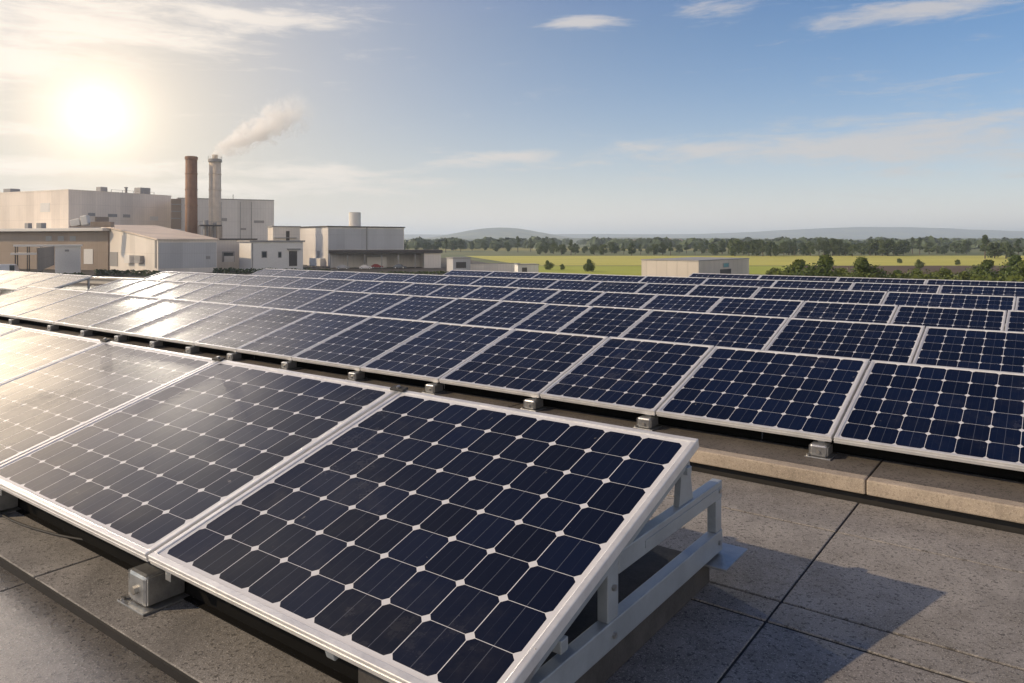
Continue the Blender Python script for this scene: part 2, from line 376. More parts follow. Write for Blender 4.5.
# ------------------------------------------------------------------ solar panels
TH = 0.038
PM = {}
def panel_meshes(Wd, Ln, nx, ny, lip, mar):
    key = (round(Wd, 3), round(Ln, 3), nx, ny)
    if key in PM: return PM[key]
    fb = MB(); hw = Wd / 2
    fb.box(-hw, hw, 0, lip, -TH, 0, 0.003); fb.box(-hw, hw, Ln - lip, Ln, -TH, 0, 0.003)
    fb.box(-hw, -hw + lip, lip, Ln - lip, -TH, -.0005, 0.003); fb.box(hw - lip, hw, lip, Ln - lip, -TH, -.0005, 0.003)
    # the little groove along the outer side of the profile
    fb.box(-hw - .002, hw + .002, -.002, .002, -TH * .62, -TH * .45)
    fm = fb.mesh("frame", MAT["alu"])
    bm = bmesh.new(); uvl = bm.loops.layers.uv.new("cells")
    x0, x1, y0, y1 = -hw + lip - .003, hw - lip + .003, lip - .003, Ln - lip + .003
    a0, a1, b0, b1 = x0 + mar, x1 - mar, y0 + mar, y1 - mar
    z = -0.006
    X = [x0, a0, a1, x1]; Y = [y0, b0, b1, y1]
    V = [[bm.verts.new((x, y, z)) for x in X] for y in Y]
    for j in range(3):
        for i in range(3):
            f = bm.faces.new((V[j][i], V[j][i + 1], V[j + 1][i + 1], V[j + 1][i]))
            for l, (cx, cy) in zip(f.loops, ((0, 0), (1, 0), (1, 1), (0, 1))):
                l[uvl].uv = (cx * nx, cy * ny) if (i == 1 and j == 1) else (0.0, 0.0)
    gm = bpy.data.meshes.new("cell_glass"); bm.to_mesh(gm); bm.free(); gm.materials.append(MAT["glass"])
    bb = MB(); bb.box(-hw + lip - .002, hw - lip + .002, lip - .002, Ln - lip + .002, -.022, -.016)
    bb.box(-.06, .06, Ln * .78, Ln * .78 + .1, -.045, -.022)
    bk = bb.mesh("backsheet", MAT["backsheet"])
    PM[key] = (fm, gm, bk); return PM[key]
prng = random.Random(11)
def make_panel(ua, ub, w0, z0, depth, rise, nx, ny, lip, mar, label, group, gap=0.012):
    Wd = abs(ub - ua) * H - gap; Ln = math.hypot(depth, rise) * H; tilt = math.atan2(rise, depth)
    Wq = round(Wd * 100) / 100
    c = UW((ua + ub) / 2, w0, z0)
    r = empty("solar_panel", c, (tilt + prng.uniform(-.0025, .0025), prng.uniform(-.002, .002), RZ))
    fm, gm, bk = panel_meshes(Wq if abs(Wq - Wd) < .005 and Wq <= Wd + .004 else Wd, Ln, nx, ny, lip, mar)
    link("frame", fm, r); link("cell_glass", gm, r); link("backsheet", bk, r)
    return tag(r, label, "solar panel", group)
ORD = ["first", "second", "third", "fourth", "fifth", "sixth", "seventh", "eighth", "ninth", "tenth", "eleventh", "twelfth", "thirteenth", "fourteenth",
       "fifteenth", "sixteenth", "seventeenth", "eighteenth", "nineteenth", "twentieth", "twenty-first", "twenty-second", "twenty-third", "twenty-fourth", "twenty-fifth",
       "twenty-sixth", "twenty-seventh", "twenty-eighth", "twenty-ninth", "thirtieth", "thirty-first", "thirty-second", "thirty-third"]
# front row on the lower terrace
FR = [-.965, -2.346, -3.73, -5.02, -6.34, -7.66]
FLAB = ["large dark blue solar panel nearest the camera, its right end on an open steel frame",
        "front row solar panel with a soft sky reflection, directly left of the nearest panel",
        "front row solar panel cut by the left edge, third from the open steel frame",
        "front row solar panel showing only its far corner, fourth from the steel frame",
        "leftmost front row solar panel, a sliver at the left edge"]
for i in range(5):
    make_panel(FR[i], FR[i + 1], 1.22, -1.0, 1.13, .345, 9, 8, .024, .022, FLAB[i], "solar panels of the front row", gap=.016)
# rows on the upper deck, seams listed from the right
def steps(start, end, p):
    n = max(1, round(abs(end - start) / p)); return [start + (end - start) * k / n for k in range(1, n + 1)]
ROWS = [
    ("second", 4.015, [[1.0, -.01, -.949, -1.926, -2.748, -3.627, -4.457, -5.31, -6.12, -6.82, -7.5, -8.25, -9.05, -9.93, -11.1, -12.1, -13.1]]),
    ("third", 6.22, [[.2, -.945, -2.07, -3.46, -4.18, -4.76, -5.42, -6.12] + steps(-6.12, -14.6, .74), [-15.9] + steps(-15.9, -21.1, 1.3)]),
    ("fourth", 8.33, [[.5, -.478, -1.49, -2.5, -3.5, -4.4, -5.2] + steps(-5.2, -17.0, .74)]),
    ("fifth", 10.67, [[1.0, -.5, -2.0, -3.78, -4.8] + steps(-4.8, -16.4, .86)]),
    ("sixth", 12.87, [[1.0] + steps(1.0, -12.0, 1.3)]),
    ("seventh", 14.7, [[1.0] + steps(1.0, -6.6, 1.5)]),
]
SEAMS = []
for name, w0, blocks in ROWS:
    k = 0
    for bi, seps in enumerate(blocks):
        for a, b in zip(seps[:-1], seps[1:]):
            nx = max(4, round(abs(b - a) / .137)); 
            lab = f"dark blue solar panel, {ORD[k]} from the right end of the {name} row"
            if bi == 1: lab = f"glaring pale solar panel left of the gap in the third row, {ORD[seps.index(a)]} from that gap"
            make_panel(a, b, w0, -1.0, .93, .2756, nx, 6, .022, .009, lab, f"solar panels of the {name} row")
            k += 1
        SEAMS.append((name, w0, seps, bi))

# ------------------------------------------------------------------ mounts under the seams
def mount_proto(s, depth, rise, zfoot, top=-.052, off=0.0):
    """folded metal foot under the low edge, sloping rail under the seam, rear leg; local x along the row, y up the slope in plan"""
    r = empty("panel_mount", (0, 0, 0), (0, 0, RZ))
    f = MB(); z0 = zfoot
    f.box(-.075 * s, .075 * s, -.055 * s, .10 * s, z0, z0 + .008, .002); f.build("base_plate", MAT["galv"], r)
    f = MB(); f.box(-.05 * s, .05 * s, -.035 * s, .085 * s, z0 + .0085, top, .012 * s)
    if off: f.box(off - .02, off + .02, .0, .05, top - .01, -.04)
    f.box(-.056 * s, -.051 * s, -.03 * s, .08 * s, z0 + .02, top - .008); f.box(.051 * s, .056 * s, -.03 * s, .08 * s, z0 + .02, top - .008)
    f.build("foot_block", MAT["galv"], r)
    f = MB(); f.cyl((0, -.034 * s, (z0 + top) / 2), (0, -.046 * s, (z0 + top) / 2), .012 * s, n=6); f.build("bolt", MAT["bolt"], r)
    f = MB(); f.cyl((-.062 * s, -.042 * s, z0 + .008), (-.062 * s, -.042 * s, z0 + .02), .008 * s, n=6); f.build("bolt", MAT["bolt"], r)
    d = Vector((0, depth * H, rise * H)); n = Vector((0, -d.z, d.y)).normalized()
    a = Vector((off, .01, 0)) - n * (TH + .018) + d * .01; b = a + d * .96
    f = MB(); f.bar(a, b, .045, .03, .003); f.build("support_rail", MAT["galv"], r)
    f = MB(); f.box(off - .02, off + .02, b.y - .06, b.y - .02, z0 + .008, b.z - .03, .003); f.box(off - .06, off + .06, b.y - .10, b.y + .02, z0, z0 + .0079); f.build("rear_leg", MAT["galv"], r)
    return r
proto = mount_proto(1.0, .93, .2756, (ZD + 1.0) * H)
first = True
for name, w0, seps, bi in SEAMS:
    if name not in ("second", "third"): continue
    for k, u in enumerate(seps):
        if name == "third" and u > -14 : continue
        o = proto if first else copy_thing(proto); first = False
        o.location = UW(u - .06, w0, -1.0)
        if name == "second": lab = "panel mount at the right end of the second row" if k == 0 else f"panel mount below the {ORD[k-1]} seam from the right of the second row"
        elif bi == 0: lab = f"panel mount right of the gap in the third row, {ORD[len(seps)-1-k]} from that gap"
        else: lab = f"panel mount left of the gap in the third row, {ORD[k]} from that gap"
        tag(o, lab, "panel mount", "panel mounts on the upper deck")
pf = mount_proto(1.38, 1.13, .345, (ZR + 1.0) * H, (ZR + 1.0) * H + .135, .15)
for k in range(1, 5):
    o = pf if k == 1 else copy_thing(pf)
    o.location = UW(FR[k] - .14, 1.30, -1.0)
    tag(o, ["boxy grey panel mount under the low corner of the nearest panel",
            "panel mount under the second seam of the front row, at the left edge",
            "panel mount under the third seam of the front row, mostly hidden",
            "panel mount under the fourth seam of the front row, mostly hidden"][k - 1], "panel mount", "panel mounts of the front row")

# open steel frame carrying the right end of the front row
rk = empty("support_frame", UW(-.985, 1.22, -1.0), (0, 0, RZ))
ue = 0.0; W_ = lambda w: (w - 1.22) * H; Z_ = lambda z: (z + 1.0) * H
def pz(w): return -1.0 + .345 * (w - 1.22) / 1.13
for side, dx in ((0, -.03), (1, -.62)):
    f = MB(); f.box(dx - .022, dx + .022, W_(1.27 + .3 * side), W_(2.62), Z_(-1.115), Z_(-1.040), .004); f.box(dx - .030, dx + .002, W_(1.27 + .3 * side), W_(2.62), Z_(-1.123), Z_(-1.1165)); f.build("lower_rail", MAT["bluesteel"], rk)
    f = MB(); f.box(dx - .022, dx + .022, W_(1.84), W_(2.615), Z_(-.925), Z_(-.863), .004); f.box(dx - .010, dx + .0245, W_(2.0), W_(2.6), Z_(-.905), Z_(-.883)); f.build("upper_rail", MAT["bluesteel"], rk)
    f = MB(); f.box(dx - .020, dx + .020, W_(2.56), W_(2.612), Z_(-1.0395), Z_(-.9255), .003); f.build("end_post", MAT["bluesteel"], rk)
    f = MB(); f.box(dx - .020, dx + .020, W_(1.78), W_(1.84), Z_(-1.0395), Z_(-.868), .003); f.build("middle_post", MAT["bluesteel"], rk)
    f = MB(); a, b = W_(2.27), W_(2.36); m = Matrix.Identity(4)
    y0, y1 = W_(2.26), W_(2.37)
    f.solid([(dx + s_ * .012, yy, zz) for s_ in (-1, 1) for yy, zz in ((y0, Z_(-.8625)), (y1, Z_(-.8625)), (W_(2.34), Z_(-.715)), (W_(2.285), Z_(-.715)))],
            [(0, 1, 2, 3), (7, 6, 5, 4), (0, 4, 5, 1), (1, 5, 6, 2), (2, 6, 7, 3), (3, 7, 4, 0)]); f.build("gusset_post", MAT["bluesteel"], rk)
    f = MB(); c0 = Vector((dx, W_(1.25), Z_(pz(1.25)) - TH - .03)); c1 = Vector((dx, W_(2.30), Z_(pz(2.30)) - TH - .03)); f.bar(c0, c1, .042, .05, .004); f.build("sloping_rail", MAT["bluesteel"], rk)
    for wq, zq in ((2.585, -.895), (2.585, -1.08), (1.81, -1.08), (1.81, -.95)):
        f = MB(); f.cyl((dx + .02, W_(wq), Z_(zq)), (dx + .030, W_(wq), Z_(zq)), .011, n=6); f.build("bolt", MAT["bolt"], rk)
f = MB(); f.box(-.64, -.036, W_(1.36), W_(2.56), Z_(ZR) + .003, Z_(-1.1325), .008); f.build("shade_block", plain("dark_shade_block", (.055, .052, .05), .85, 0, .3, 9.0, .2), rk)  # dark block added under the frame to deepen the shade below the rail
f = MB(); f.box(-.10, .07, W_(2.48), W_(2.70), Z_(-1.1315), Z_(-1.1235), .002); f.build("base_plate", MAT["galv"], rk)
f = MB(); f.bar((-1.4, W_(2.31), Z_(pz(2.3)) - TH - .062), (-.0, W_(2.31), Z_(pz(2.3)) - TH - .062), .04, .03, .003); f.bar((-1.4, W_(1.55), Z_(pz(1.55)) - TH - .075), (-.0, W_(1.55), Z_(pz(1.55)) - TH - .075), .04, .04, .003); f.build("cross_rail", MAT["bluesteel"], rk)
cb0 = Vector((.006, W_(1.36), Z_(pz(1.36)) - TH - .02)); cb1 = Vector((.006, W_(1.42), Z_(pz(1.42)) - TH + .012))
f = MB(); f.bar(cb0, cb1, .006, .045, .001); f.bar(cb1, cb1 + Vector((-.0, .008, .02)), .006, .03, .001); f.build("edge_clip", MAT["galv"], rk)
tag(rk, "open painted steel frame with triangular sides holding up the nearest panel", "support frame")

# dark clamps on the seams at the high edge of the front row
def clamp(u, lab, first_=[None]):
    if first_[0] is None:
        r = empty("panel_clamp", (0, 0, 0), (math.atan2(.327, 1.11), 0, RZ))
        f = MB(); f.box(-.05, .05, -.03, .012, .001, .014, .004); f.build("clamp_bar", MAT["rubber"], r)
        f = MB(); f.cyl((0, -.01, .014), (0, -.01, .024), .011, n=6); f.build("bolt", MAT["bolt"], r)
        first_[0] = r
    else: r = copy_thing(first_[0])
    r.location = UW(u, 2.35, -.655)
    tag(r, lab, "clamp", "clamps on the front row seams")
clamp(FR[1], "dark clamp on the seam at the top left corner of the nearest panel")
clamp(FR[2], "dark clamp at the top of the second seam of the front row")
clamp(FR[3], "dark clamp at the top of the third seam of the front row")

# loose cable on the terrace under the front row
def tube(name, pts, r, mat):
    cu = bpy.data.curves.new(name, "CURVE"); cu.dimensions = "3D"; cu.bevel_depth = r; cu.bevel_resolution = 3
    sp = cu.splines.new("NURBS"); sp.points.add(len(pts) - 1); sp.use_endpoint_u = True; sp.order_u = 4
    for p_, q in zip(sp.points, pts): p_.co = (*q, 1)
    o = bpy.data.objects.new(name, cu); COL.objects.link(o)
    dg = bpy.context.evaluated_depsgraph_get(); me = bpy.data.meshes.new_from_object(o.evaluated_get(dg))
    bpy.data.objects.remove(o); me.materials.append(mat) if not me.materials else None
    return link(name, me)
def G(u, w, z=ZR): return UW(u, w, z) + Vector((0, 0, .008))
tag(tube("cable", [G(-4.6, 1.5), G(-4.1, 1.34), G(-3.75, 1.30), G(-3.4, 1.34), G(-3.1, 1.42), G(-2.8, 1.6)], .006, MAT["rubber"]),
    "thin black cable lying on the dark roof under the front row at the left", "cable")
# black sheets added behind the low edges to deepen the shade there
SHEET = plain("black_shade_sheet", (0.008, 0.008, 0.008), 0.9, 0, .2, 2.0, spec=.1)
def shade_sheet(ua, ub, w, z0, z1, lab):
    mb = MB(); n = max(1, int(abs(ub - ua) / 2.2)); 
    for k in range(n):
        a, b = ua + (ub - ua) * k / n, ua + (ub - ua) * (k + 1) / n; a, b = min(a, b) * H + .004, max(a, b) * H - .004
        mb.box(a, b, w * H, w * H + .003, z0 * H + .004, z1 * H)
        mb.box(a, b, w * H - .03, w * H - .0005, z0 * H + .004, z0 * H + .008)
    tag(gridobj(mb, "shade_sheet", SHEET), lab, "wind sheet")
shade_sheet(-1.1, -7.6, 1.40, ZR, -1.0 + .06 - .045, "black sheet added to deepen the shade under the low edge of the front row")
shade_sheet(1.0, -13.1, 4.16, ZD, -1.0, "black sheet added to deepen the shade under the low edge of the second row")

# ------------------------------------------------------------------ land
def ground_mat():
    m, t, p = new_mat("grassland"); co = geopos(t)
    n1 = NOISE(t, co, 0.012, 5, 0.6); n2 = NOISE(t, co, 0.25, 6, 0.7)
    c = MIX(t, SMOOTH(t, n1, 0.35, 0.65), (0.07, 0.10, 0.022, 1), (0.14, 0.15, 0.04, 1))
    c = MIX(t, M_(t, "MULTIPLY", SMOOTH(t, n2, 0.4, 0.7), 0.4), c, (0.05, 0.07, 0.02, 1))
    t.links.new(c, p.inputs["Base Color"]); p.inputs["Roughness"].default_value = 0.9
    return m
def field_mat(name, a, b, row=3.0):
    m, t, p = new_mat(name); co = geopos(t)
    n1 = NOISE(t, MAP(t, co, (0.02, 0.06, 1)), 1.0, 5, 0.6); n2 = NOISE(t, co, 0.5, 4, 0.7)
    w = N(t, "ShaderNodeTexWave", wave_type="BANDS", bands_direction="X"); t.links.new(co, w.inputs[0]); w.inputs["Scale"].default_value = 1 / row; w.inputs["Distortion"].default_value = 1.0
    f = M_(t, "ADD", M_(t, "ADD", M_(t, "MULTIPLY", n1, 0.6), M_(t, "MULTIPLY", n2, 0.3)), M_(t, "MULTIPLY", w.outputs["Fac"], 0.1))
    t.links.new(MIX(t, SMOOTH(t, f, 0.3, 0.7), a + (1,), b + (1,)), p.inputs["Base Color"])
    p.inputs["Roughness"].default_value = 0.95; p.inputs["Specular IOR Level"].default_value = 0.15
    return m
def lat(px, d): return (px - 512) / F * d
def dist(py, drop=CAMZ): return F * drop / (py - 240)
def zat(py, d): return CAMZ - (py - 240) * d / F
mb = MB(); mb.poly([(-14000, -3000, 0), (14000, -3000, 0), (14000, 14000, 0), (-14000, 14000, 0)])
tag(mb.build("ground", ground_mat()), kind="structure")
def sheet(name, pts, z, mat):
    mb = MB(); mb.poly([(x, y, z) for x, y in pts]); return tag(mb.build(name, mat), kind="structure")
yard = field_mat("worn_asphalt", (0.06, 0.057, 0.052), (0.10, 0.095, 0.085))
sheet("factory_yard", [(-420, 40), (-12, 60), (2, 262), (-30, 420), (-420, 420)], .02, yard)
gold = field_mat("ripe_crop", (0.39, 0.39, 0.08), (0.54, 0.51, 0.125))
green = field_mat("young_crop", (0.28, 0.34, 0.05), (0.40, 0.43, 0.07))
soil = field_mat("ploughed_soil", (0.085, 0.06, 0.042), (0.13, 0.095, 0.068))
sheet("field", [(6, 292), (150, 292), (420, 300), (640, 470), (300, 478), (-30, 470)], .02, gold)
sheet("meadow", [(6, 205), (70, 205), (110, 286), (6, 286)], .03, green)
sheet("ploughed_field", [(76, 220), (330, 220), (420, 295), (112, 290)], .025, soil)
sheet("far_field", [(560, 760), (1200, 800), (1300, 1150), (500, 1100)], .02, gold)
sheet("far_meadow", [(-100, 700), (300, 720), (320, 980), (-140, 960)], .02, field_mat("pale_meadow", (0.2, 0.2, .06), (.28, .26, .09)))

# hills on the skyline
def hill_mesh():
    bm = bmesh.new(); nx_, ny_ = 220, 26
    x0, x1, y0, y1 = -7000, 9000, 1700, 9500
    def h(x, y):
        px = 512 + F * x / y
        ridge1 = 100 * math.exp(-((px - 500) / 62) ** 2) * math.exp(-((y - 5200) / 900) ** 2)
        ridge0 = 34 * math.exp(-((y - 3300) / 800) ** 2) * (0.55 + 0.45 * mnoise.noise(Vector((x / 900, 3.1, 0))))
        ridge2 = (68 + 76 * math.exp(-((px - 890) / 150) ** 2) + 14 * mnoise.noise(Vector((x / 1500, .7, 0)))) * math.exp(-((y - 7800) / 900) ** 2)
        return max(0, ridge0 + ridge1 + ridge2 + 3 * mnoise.noise(Vector((x / 260, y / 300, 0)))) - .6
    V = []
    for j in range(ny_ + 1):
        y = y0 + (y1 - y0) * j / ny_
        V.append([bm.verts.new(((x0 + (x1 - x0) * i / nx_), y, h(x0 + (x1 - x0) * i / nx_, y))) for i in range(nx_ + 1)])
    for j in range(ny_):
        for i in range(nx_): bm.faces.new((V[j][i], V[j][i + 1], V[j + 1][i + 1], V[j + 1][i]))
    me = bpy.data.meshes.new("hills"); bm.to_mesh(me); bm.free()
    for p in me.polygons: p.use_smooth = True
    m, t, p = new_mat("wooded_hills"); co = geopos(t)
    n1 = NOISE(t, co, 0.003, 5, 0.65); n2 = NOISE(t, co, 0.03, 4, 0.7)
    c = MIX(t, SMOOTH(t, n1, 0.48, 0.60), (0.035, 0.055, 0.025, 1), (0.13, 0.14, 0.05, 1))
    c = MIX(t, M_(t, "MULTIPLY", SMOOTH(t, n2, .4, .7), .5), c, (0.03, 0.045, 0.02, 1))
    t.links.new(c, p.inputs["Base Color"]); p.inputs["Roughness"].default_value = 0.95
    me.materials.append(m); return me
tag(link("hills", hill_mesh()), kind="structure")

# ------------------------------------------------------------------ trees
def leaf_mat(name, a, b):
    m, t, p = new_mat(name); ri = N(t, "ShaderNodeObjectInfo")
    n = NOISE(t, objco(t), 0.9, 3, 0.6)
    f = M_(t, "ADD", M_(t, "MULTIPLY", n, 0.7), M_(t, "MULTIPLY", ri.outputs["Random"], 0.35))
    t.links.new(MIX(t, SMOOTH(t, f, 0.3, 0.8), a + (1,), b + (1,)), p.inputs["Base Color"])
    p.inputs["Roughness"].default_value = 0.65; p.inputs["Specular IOR Level"].default_value = 0.25
    return m
LEAF = [leaf_mat("dark_leaves", (0.042, 0.066, 0.024), (0.085, 0.112, 0.038)), leaf_mat("bright_leaves", (0.055, 0.085, 0.016), (0.125, 0.15, 0.028))]
BARK = plain("bark", (0.09, 0.07, 0.05), 0.9)
def crown_mesh(seed, h, w, n, leaf, lm, base=0.15, conifer=False):
    rg = random.Random(seed); bm = bmesh.new()
    lobes = []
    for k in range(11):
        z = base * h + (1 - base) * h * rg.uniform(.12, .9); fr = (z / h - base) / (1 - base)
        rad = w / 2 * (1.05 - fr if conifer else math.sin(math.pi * min(.98, .18 + .72 * fr)) )
        a = rg.uniform(0, 6.28); q = rg.uniform(.15, .7) * rad
        lobes.append((Vector((math.cos(a) * q, math.sin(a) * q, z)), max(.12 * w, rad * rg.uniform(.35, .62))))
    for i in range(n):
        c, r = rg.choice(lobes)
        d = Vector((rg.gauss(0, 1), rg.gauss(0, 1), rg.gauss(0, .85))).normalized()
        p = c + d * r * (rg.random() ** .35) * rg.uniform(.85, 1.12)
        if p.z < .03 * h: continue
        nrm_ = (d + Vector((rg.gauss(0, .6), rg.gauss(0, .6), rg.gauss(.3, .6)))).normalized()
        x = nrm_.orthogonal().normalized(); x.rotate(Matrix.Rotation(rg.uniform(0, 6.28), 3, nrm_)); y = nrm_.cross(x)
        s = leaf * rg.uniform(.5, 1.3)
        v = [bm.verts.new(p + x * s * a_ + y * s * b_) for a_, b_ in ((-.5, -.1), (0, -.45), (.55, 0), (.05, .5))]
        bm.faces.new(v)
    me = bpy.data.meshes.new("crown"); bm.to_mesh(me); bm.free(); me.materials.append(lm); return me
def trunk_mesh(seed, h, r):
    rg = random.Random(seed); mb = MB(); p = Vector((0, 0, 0)); q = Vector((rg.uniform(-.2, .2), rg.uniform(-.2, .2), h * .35))
    mb.cyl(p, q, r, r * .75, 8); mb.cyl(q, q + Vector((rg.uniform(-.3, .3), 0, h * .4)), r * .75, r * .3, 8)
    for k in range(4):
        a = rg.uniform(0, 6.28); mb.cyl(q + Vector((0, 0, h * .05 * k)), q + Vector((math.cos(a) * h * .2, math.sin(a) * h * .2, h * (.15 + .07 * k))), r * .4, r * .12, 6)
    return mb.mesh("trunk", BARK)
TREES = [(crown_mesh(1, 11, 8, 2600, .75, LEAF[0], .12), trunk_mesh(1, 11, .3)), (crown_mesh(2, 9, 9, 2400, .75, LEAF[0], .08), trunk_mesh(2, 9, .3)),
         (crown_mesh(3, 13, 6.5, 2400, .75, LEAF[0], .1, True), trunk_mesh(3, 13, .28)), (crown_mesh(4, 10, 10, 2800, .8, LEAF[0], .1), trunk_mesh(4, 10, .32))]
BUSH = [(crown_mesh(11, 6.0, 8.5, 4200, .42, LEAF[1], .05), trunk_mesh(11, 5, .16)), (crown_mesh(12, 4.5, 8, 3600, .42, LEAF[1], .03), trunk_mesh(12, 4, .14)),
        (crown_mesh(13, 5.2, 6.5, 3400, .42, LEAF[1], .04), trunk_mesh(13, 4.6, .14))]
trg = random.Random(21)
def tree(name, kind, x, y, sc_, label, cat, group, sx=1.0):
    r = empty(name, (x, y, 0), (0, 0, trg.uniform(0, 6.28))); r.scale = (sc_ * sx, sc_ * sx, sc_)
    link("crown", kind[0], r); link("trunk", kind[1], r)
    return tag(r, label, cat, group)
# belt behind the yellow field: pixel, distance, height factor
def belt(p0, p1, step, d0, d1, hs, label, group):
    x = p0
    while x < p1:
        d = trg.uniform(d0, d1)
        tree("tree", trg.choice(TREES), lat(x, d), d, hs * trg.uniform(.75, 1.15), label, "tree", group, trg.uniform(1.0, 1.35))
        x += step * trg.uniform(.6, 1.4)
BL = "dark green tree in the belt along the far edge of the yellow field"
belt(735, 905, 6.5, 455, 500, 1.05, BL, "trees beyond the yellow field"); belt(900, 975, 9, 500, 560, .85, BL, "trees beyond the yellow field")
belt(985, 1060, 10, 400, 430, 1.0, "dark tree of the clump at the right edge beyond the ploughed field", "trees at the right edge")
belt(540, 740, 7, 480, 560, .78, BL, "trees beyond the yellow field")
belt(405, 560, 10, 600, 720, .95, "hazy tree of the wood behind the grey factory hall", "trees behind the factory hall")
# far woods: one mass
def wood(name, spots, seed):
    rg = random.Random(seed); bm = bmesh.new()
    for (x, y, r, h) in spots:
        for i in range(90):
            d = Vector((rg.gauss(0, 1), rg.gauss(0, 1), abs(rg.gauss(0, 1)))).normalized()
            p = Vector((x + d.x * r, y + d.y * r, h * (.25 + .75 * d.z) * rg.uniform(.7, 1.05)))
            n = (d + Vector((rg.gauss(0, .4), rg.gauss(0, .4), .2))).normalized(); a = n.orthogonal().normalized(); b = n.cross(a); s = r * .34
            bm.faces.new([bm.verts.new(p + a * s * i_ + b * s * j_) for i_, j_ in ((-1, -.2), (0, -.9), (1, .1), (.1, 1))])
    me = bpy.data.meshes.new(name); bm.to_mesh(me); bm.free(); me.materials.append(LEAF[0])
    return tag(link(name, me), "far off woods between the fields below the hills", "woods", kind="stuff")
spots = []
for k in range(430):
    d = 800 * (2.6 ** trg.random()); px = trg.uniform(400, 1080)
    if mnoise.noise(Vector((px / 60, d / 260, 5))) > -.08: spots.append((lat(px, d), d, trg.uniform(7, 14), trg.uniform(8, 13)))
wood("far_woods", spots, 9)
# bushes past the roof edge on the right
BX = [(797, 150, 0, 1.0, "rounded olive green bush just right of the low white building"), (818, 138, 0, 1.18, "tall dense bush, biggest of those left of the ploughed field"),
      (845, 150, 2, .85, "small bush between two larger round ones before the field"), (868, 140, 0, 1.1, "broad round bush in front of the ploughed field"),
      (896, 150, 1, .85, "low sunlit shrub right of the broad round bush"), (917, 146, 1, .95, "low wide shrub below the ploughed field"),
      (942, 150, 2, .85, "yellow green shrub midway along the right hedge"), (962, 140, 1, .9, "spreading low shrub near the right side"),
      (985, 160, 0, .95, "taller green bush behind the low shrubs near the right side"), (1003, 135, 1, 1.05, "bright yellowish shrub near the right edge"),
      (1030, 130, 0, 1.05, "bush cut off by the right edge"), (772, 165, 2, .75, "small dark bush against the shaded white building wall"), (1020, 165, 0, 1.1, "tall bush rising behind the shrubs at the right edge")]
for px, d, k, s, lab in BX: tree("bush", BUSH[k], lat(px, d), d, s * .95, lab, "bush", "bushes beyond the roof")
HB = [(549, 250, .5, "lone low bush in the green meadow left of the white building"), (588, 235, .62, "lone young tree standing in the meadow left of the white building"), (562, 252, .35, "small round bush by the field edge"),
      (920, 262, .5, "single dark tree standing in the ploughed field"), (900, 320, .4, "small bush at the edge of the yellow field"),
      (957, 300, .4, "small tree at the far side of the ploughed field")]
for px, d, s, lab in HB: tree("bush", BUSH[0 if s > .45 else 2], lat(px, d), d, s, lab, "bush", "lone bushes in the fields")
# hedges before the factory
def hedge(name, xa, ya, xb, yb, hh, label, lm=None):
    rg = random.Random(len(label)); bm = bmesh.new(); L = math.hypot(xb - xa, yb - ya)
    core = MB(); 
    for i in range(int(L * 26)):
        t_ = rg.random(); p = Vector((xa + (xb - xa) * t_, ya + (yb - ya) * t_ + rg.gauss(0, .45), hh * rg.random() ** .7 * (1 + .25 * mnoise.noise(Vector((t_ * L / 4, 2, 0))))))
        n = Vector((rg.gauss(0, 1), rg.gauss(0, 1), rg.gauss(.3, 1))).normalized(); a = n.orthogonal().normalized(); b = n.cross(a); s = rg.uniform(.2, .42)
        bm.faces.new([bm.verts.new(p + a * s * i_ + b * s * j_) for i_, j_ in ((-1, -.2), (0, -.9), (1, .1), (.1, 1))])
    me = bpy.data.meshes.new(name); bm.to_mesh(me); bm.free(); me.materials.append(lm or LEAF[0])
    return tag(link(name, me), label, "hedge")
hedge("hedge", lat(96, 214), 214, lat(160, 206), 206, 1.5, "dark hedge at the foot of the lit gable wall")
hedge("hedge", lat(214, 222), 222, lat(330, 214), 214, 1.6, "long dark hedge in front of the small white office")
hedge("hedge", lat(14, 196), 196, lat(84, 196), 196, 1.3, "dark hedge below the small white hut at the left")
hedge("hedge", lat(376, 205), 205, lat(450, 205), 205, 1.3, "dark hedge in front of the car shelter")

hedge("hedge", lat(765, 152), 152, lat(1045, 126), 126, 3.7, "long bright green hedge just past the roof edge at the right", LEAF[1])
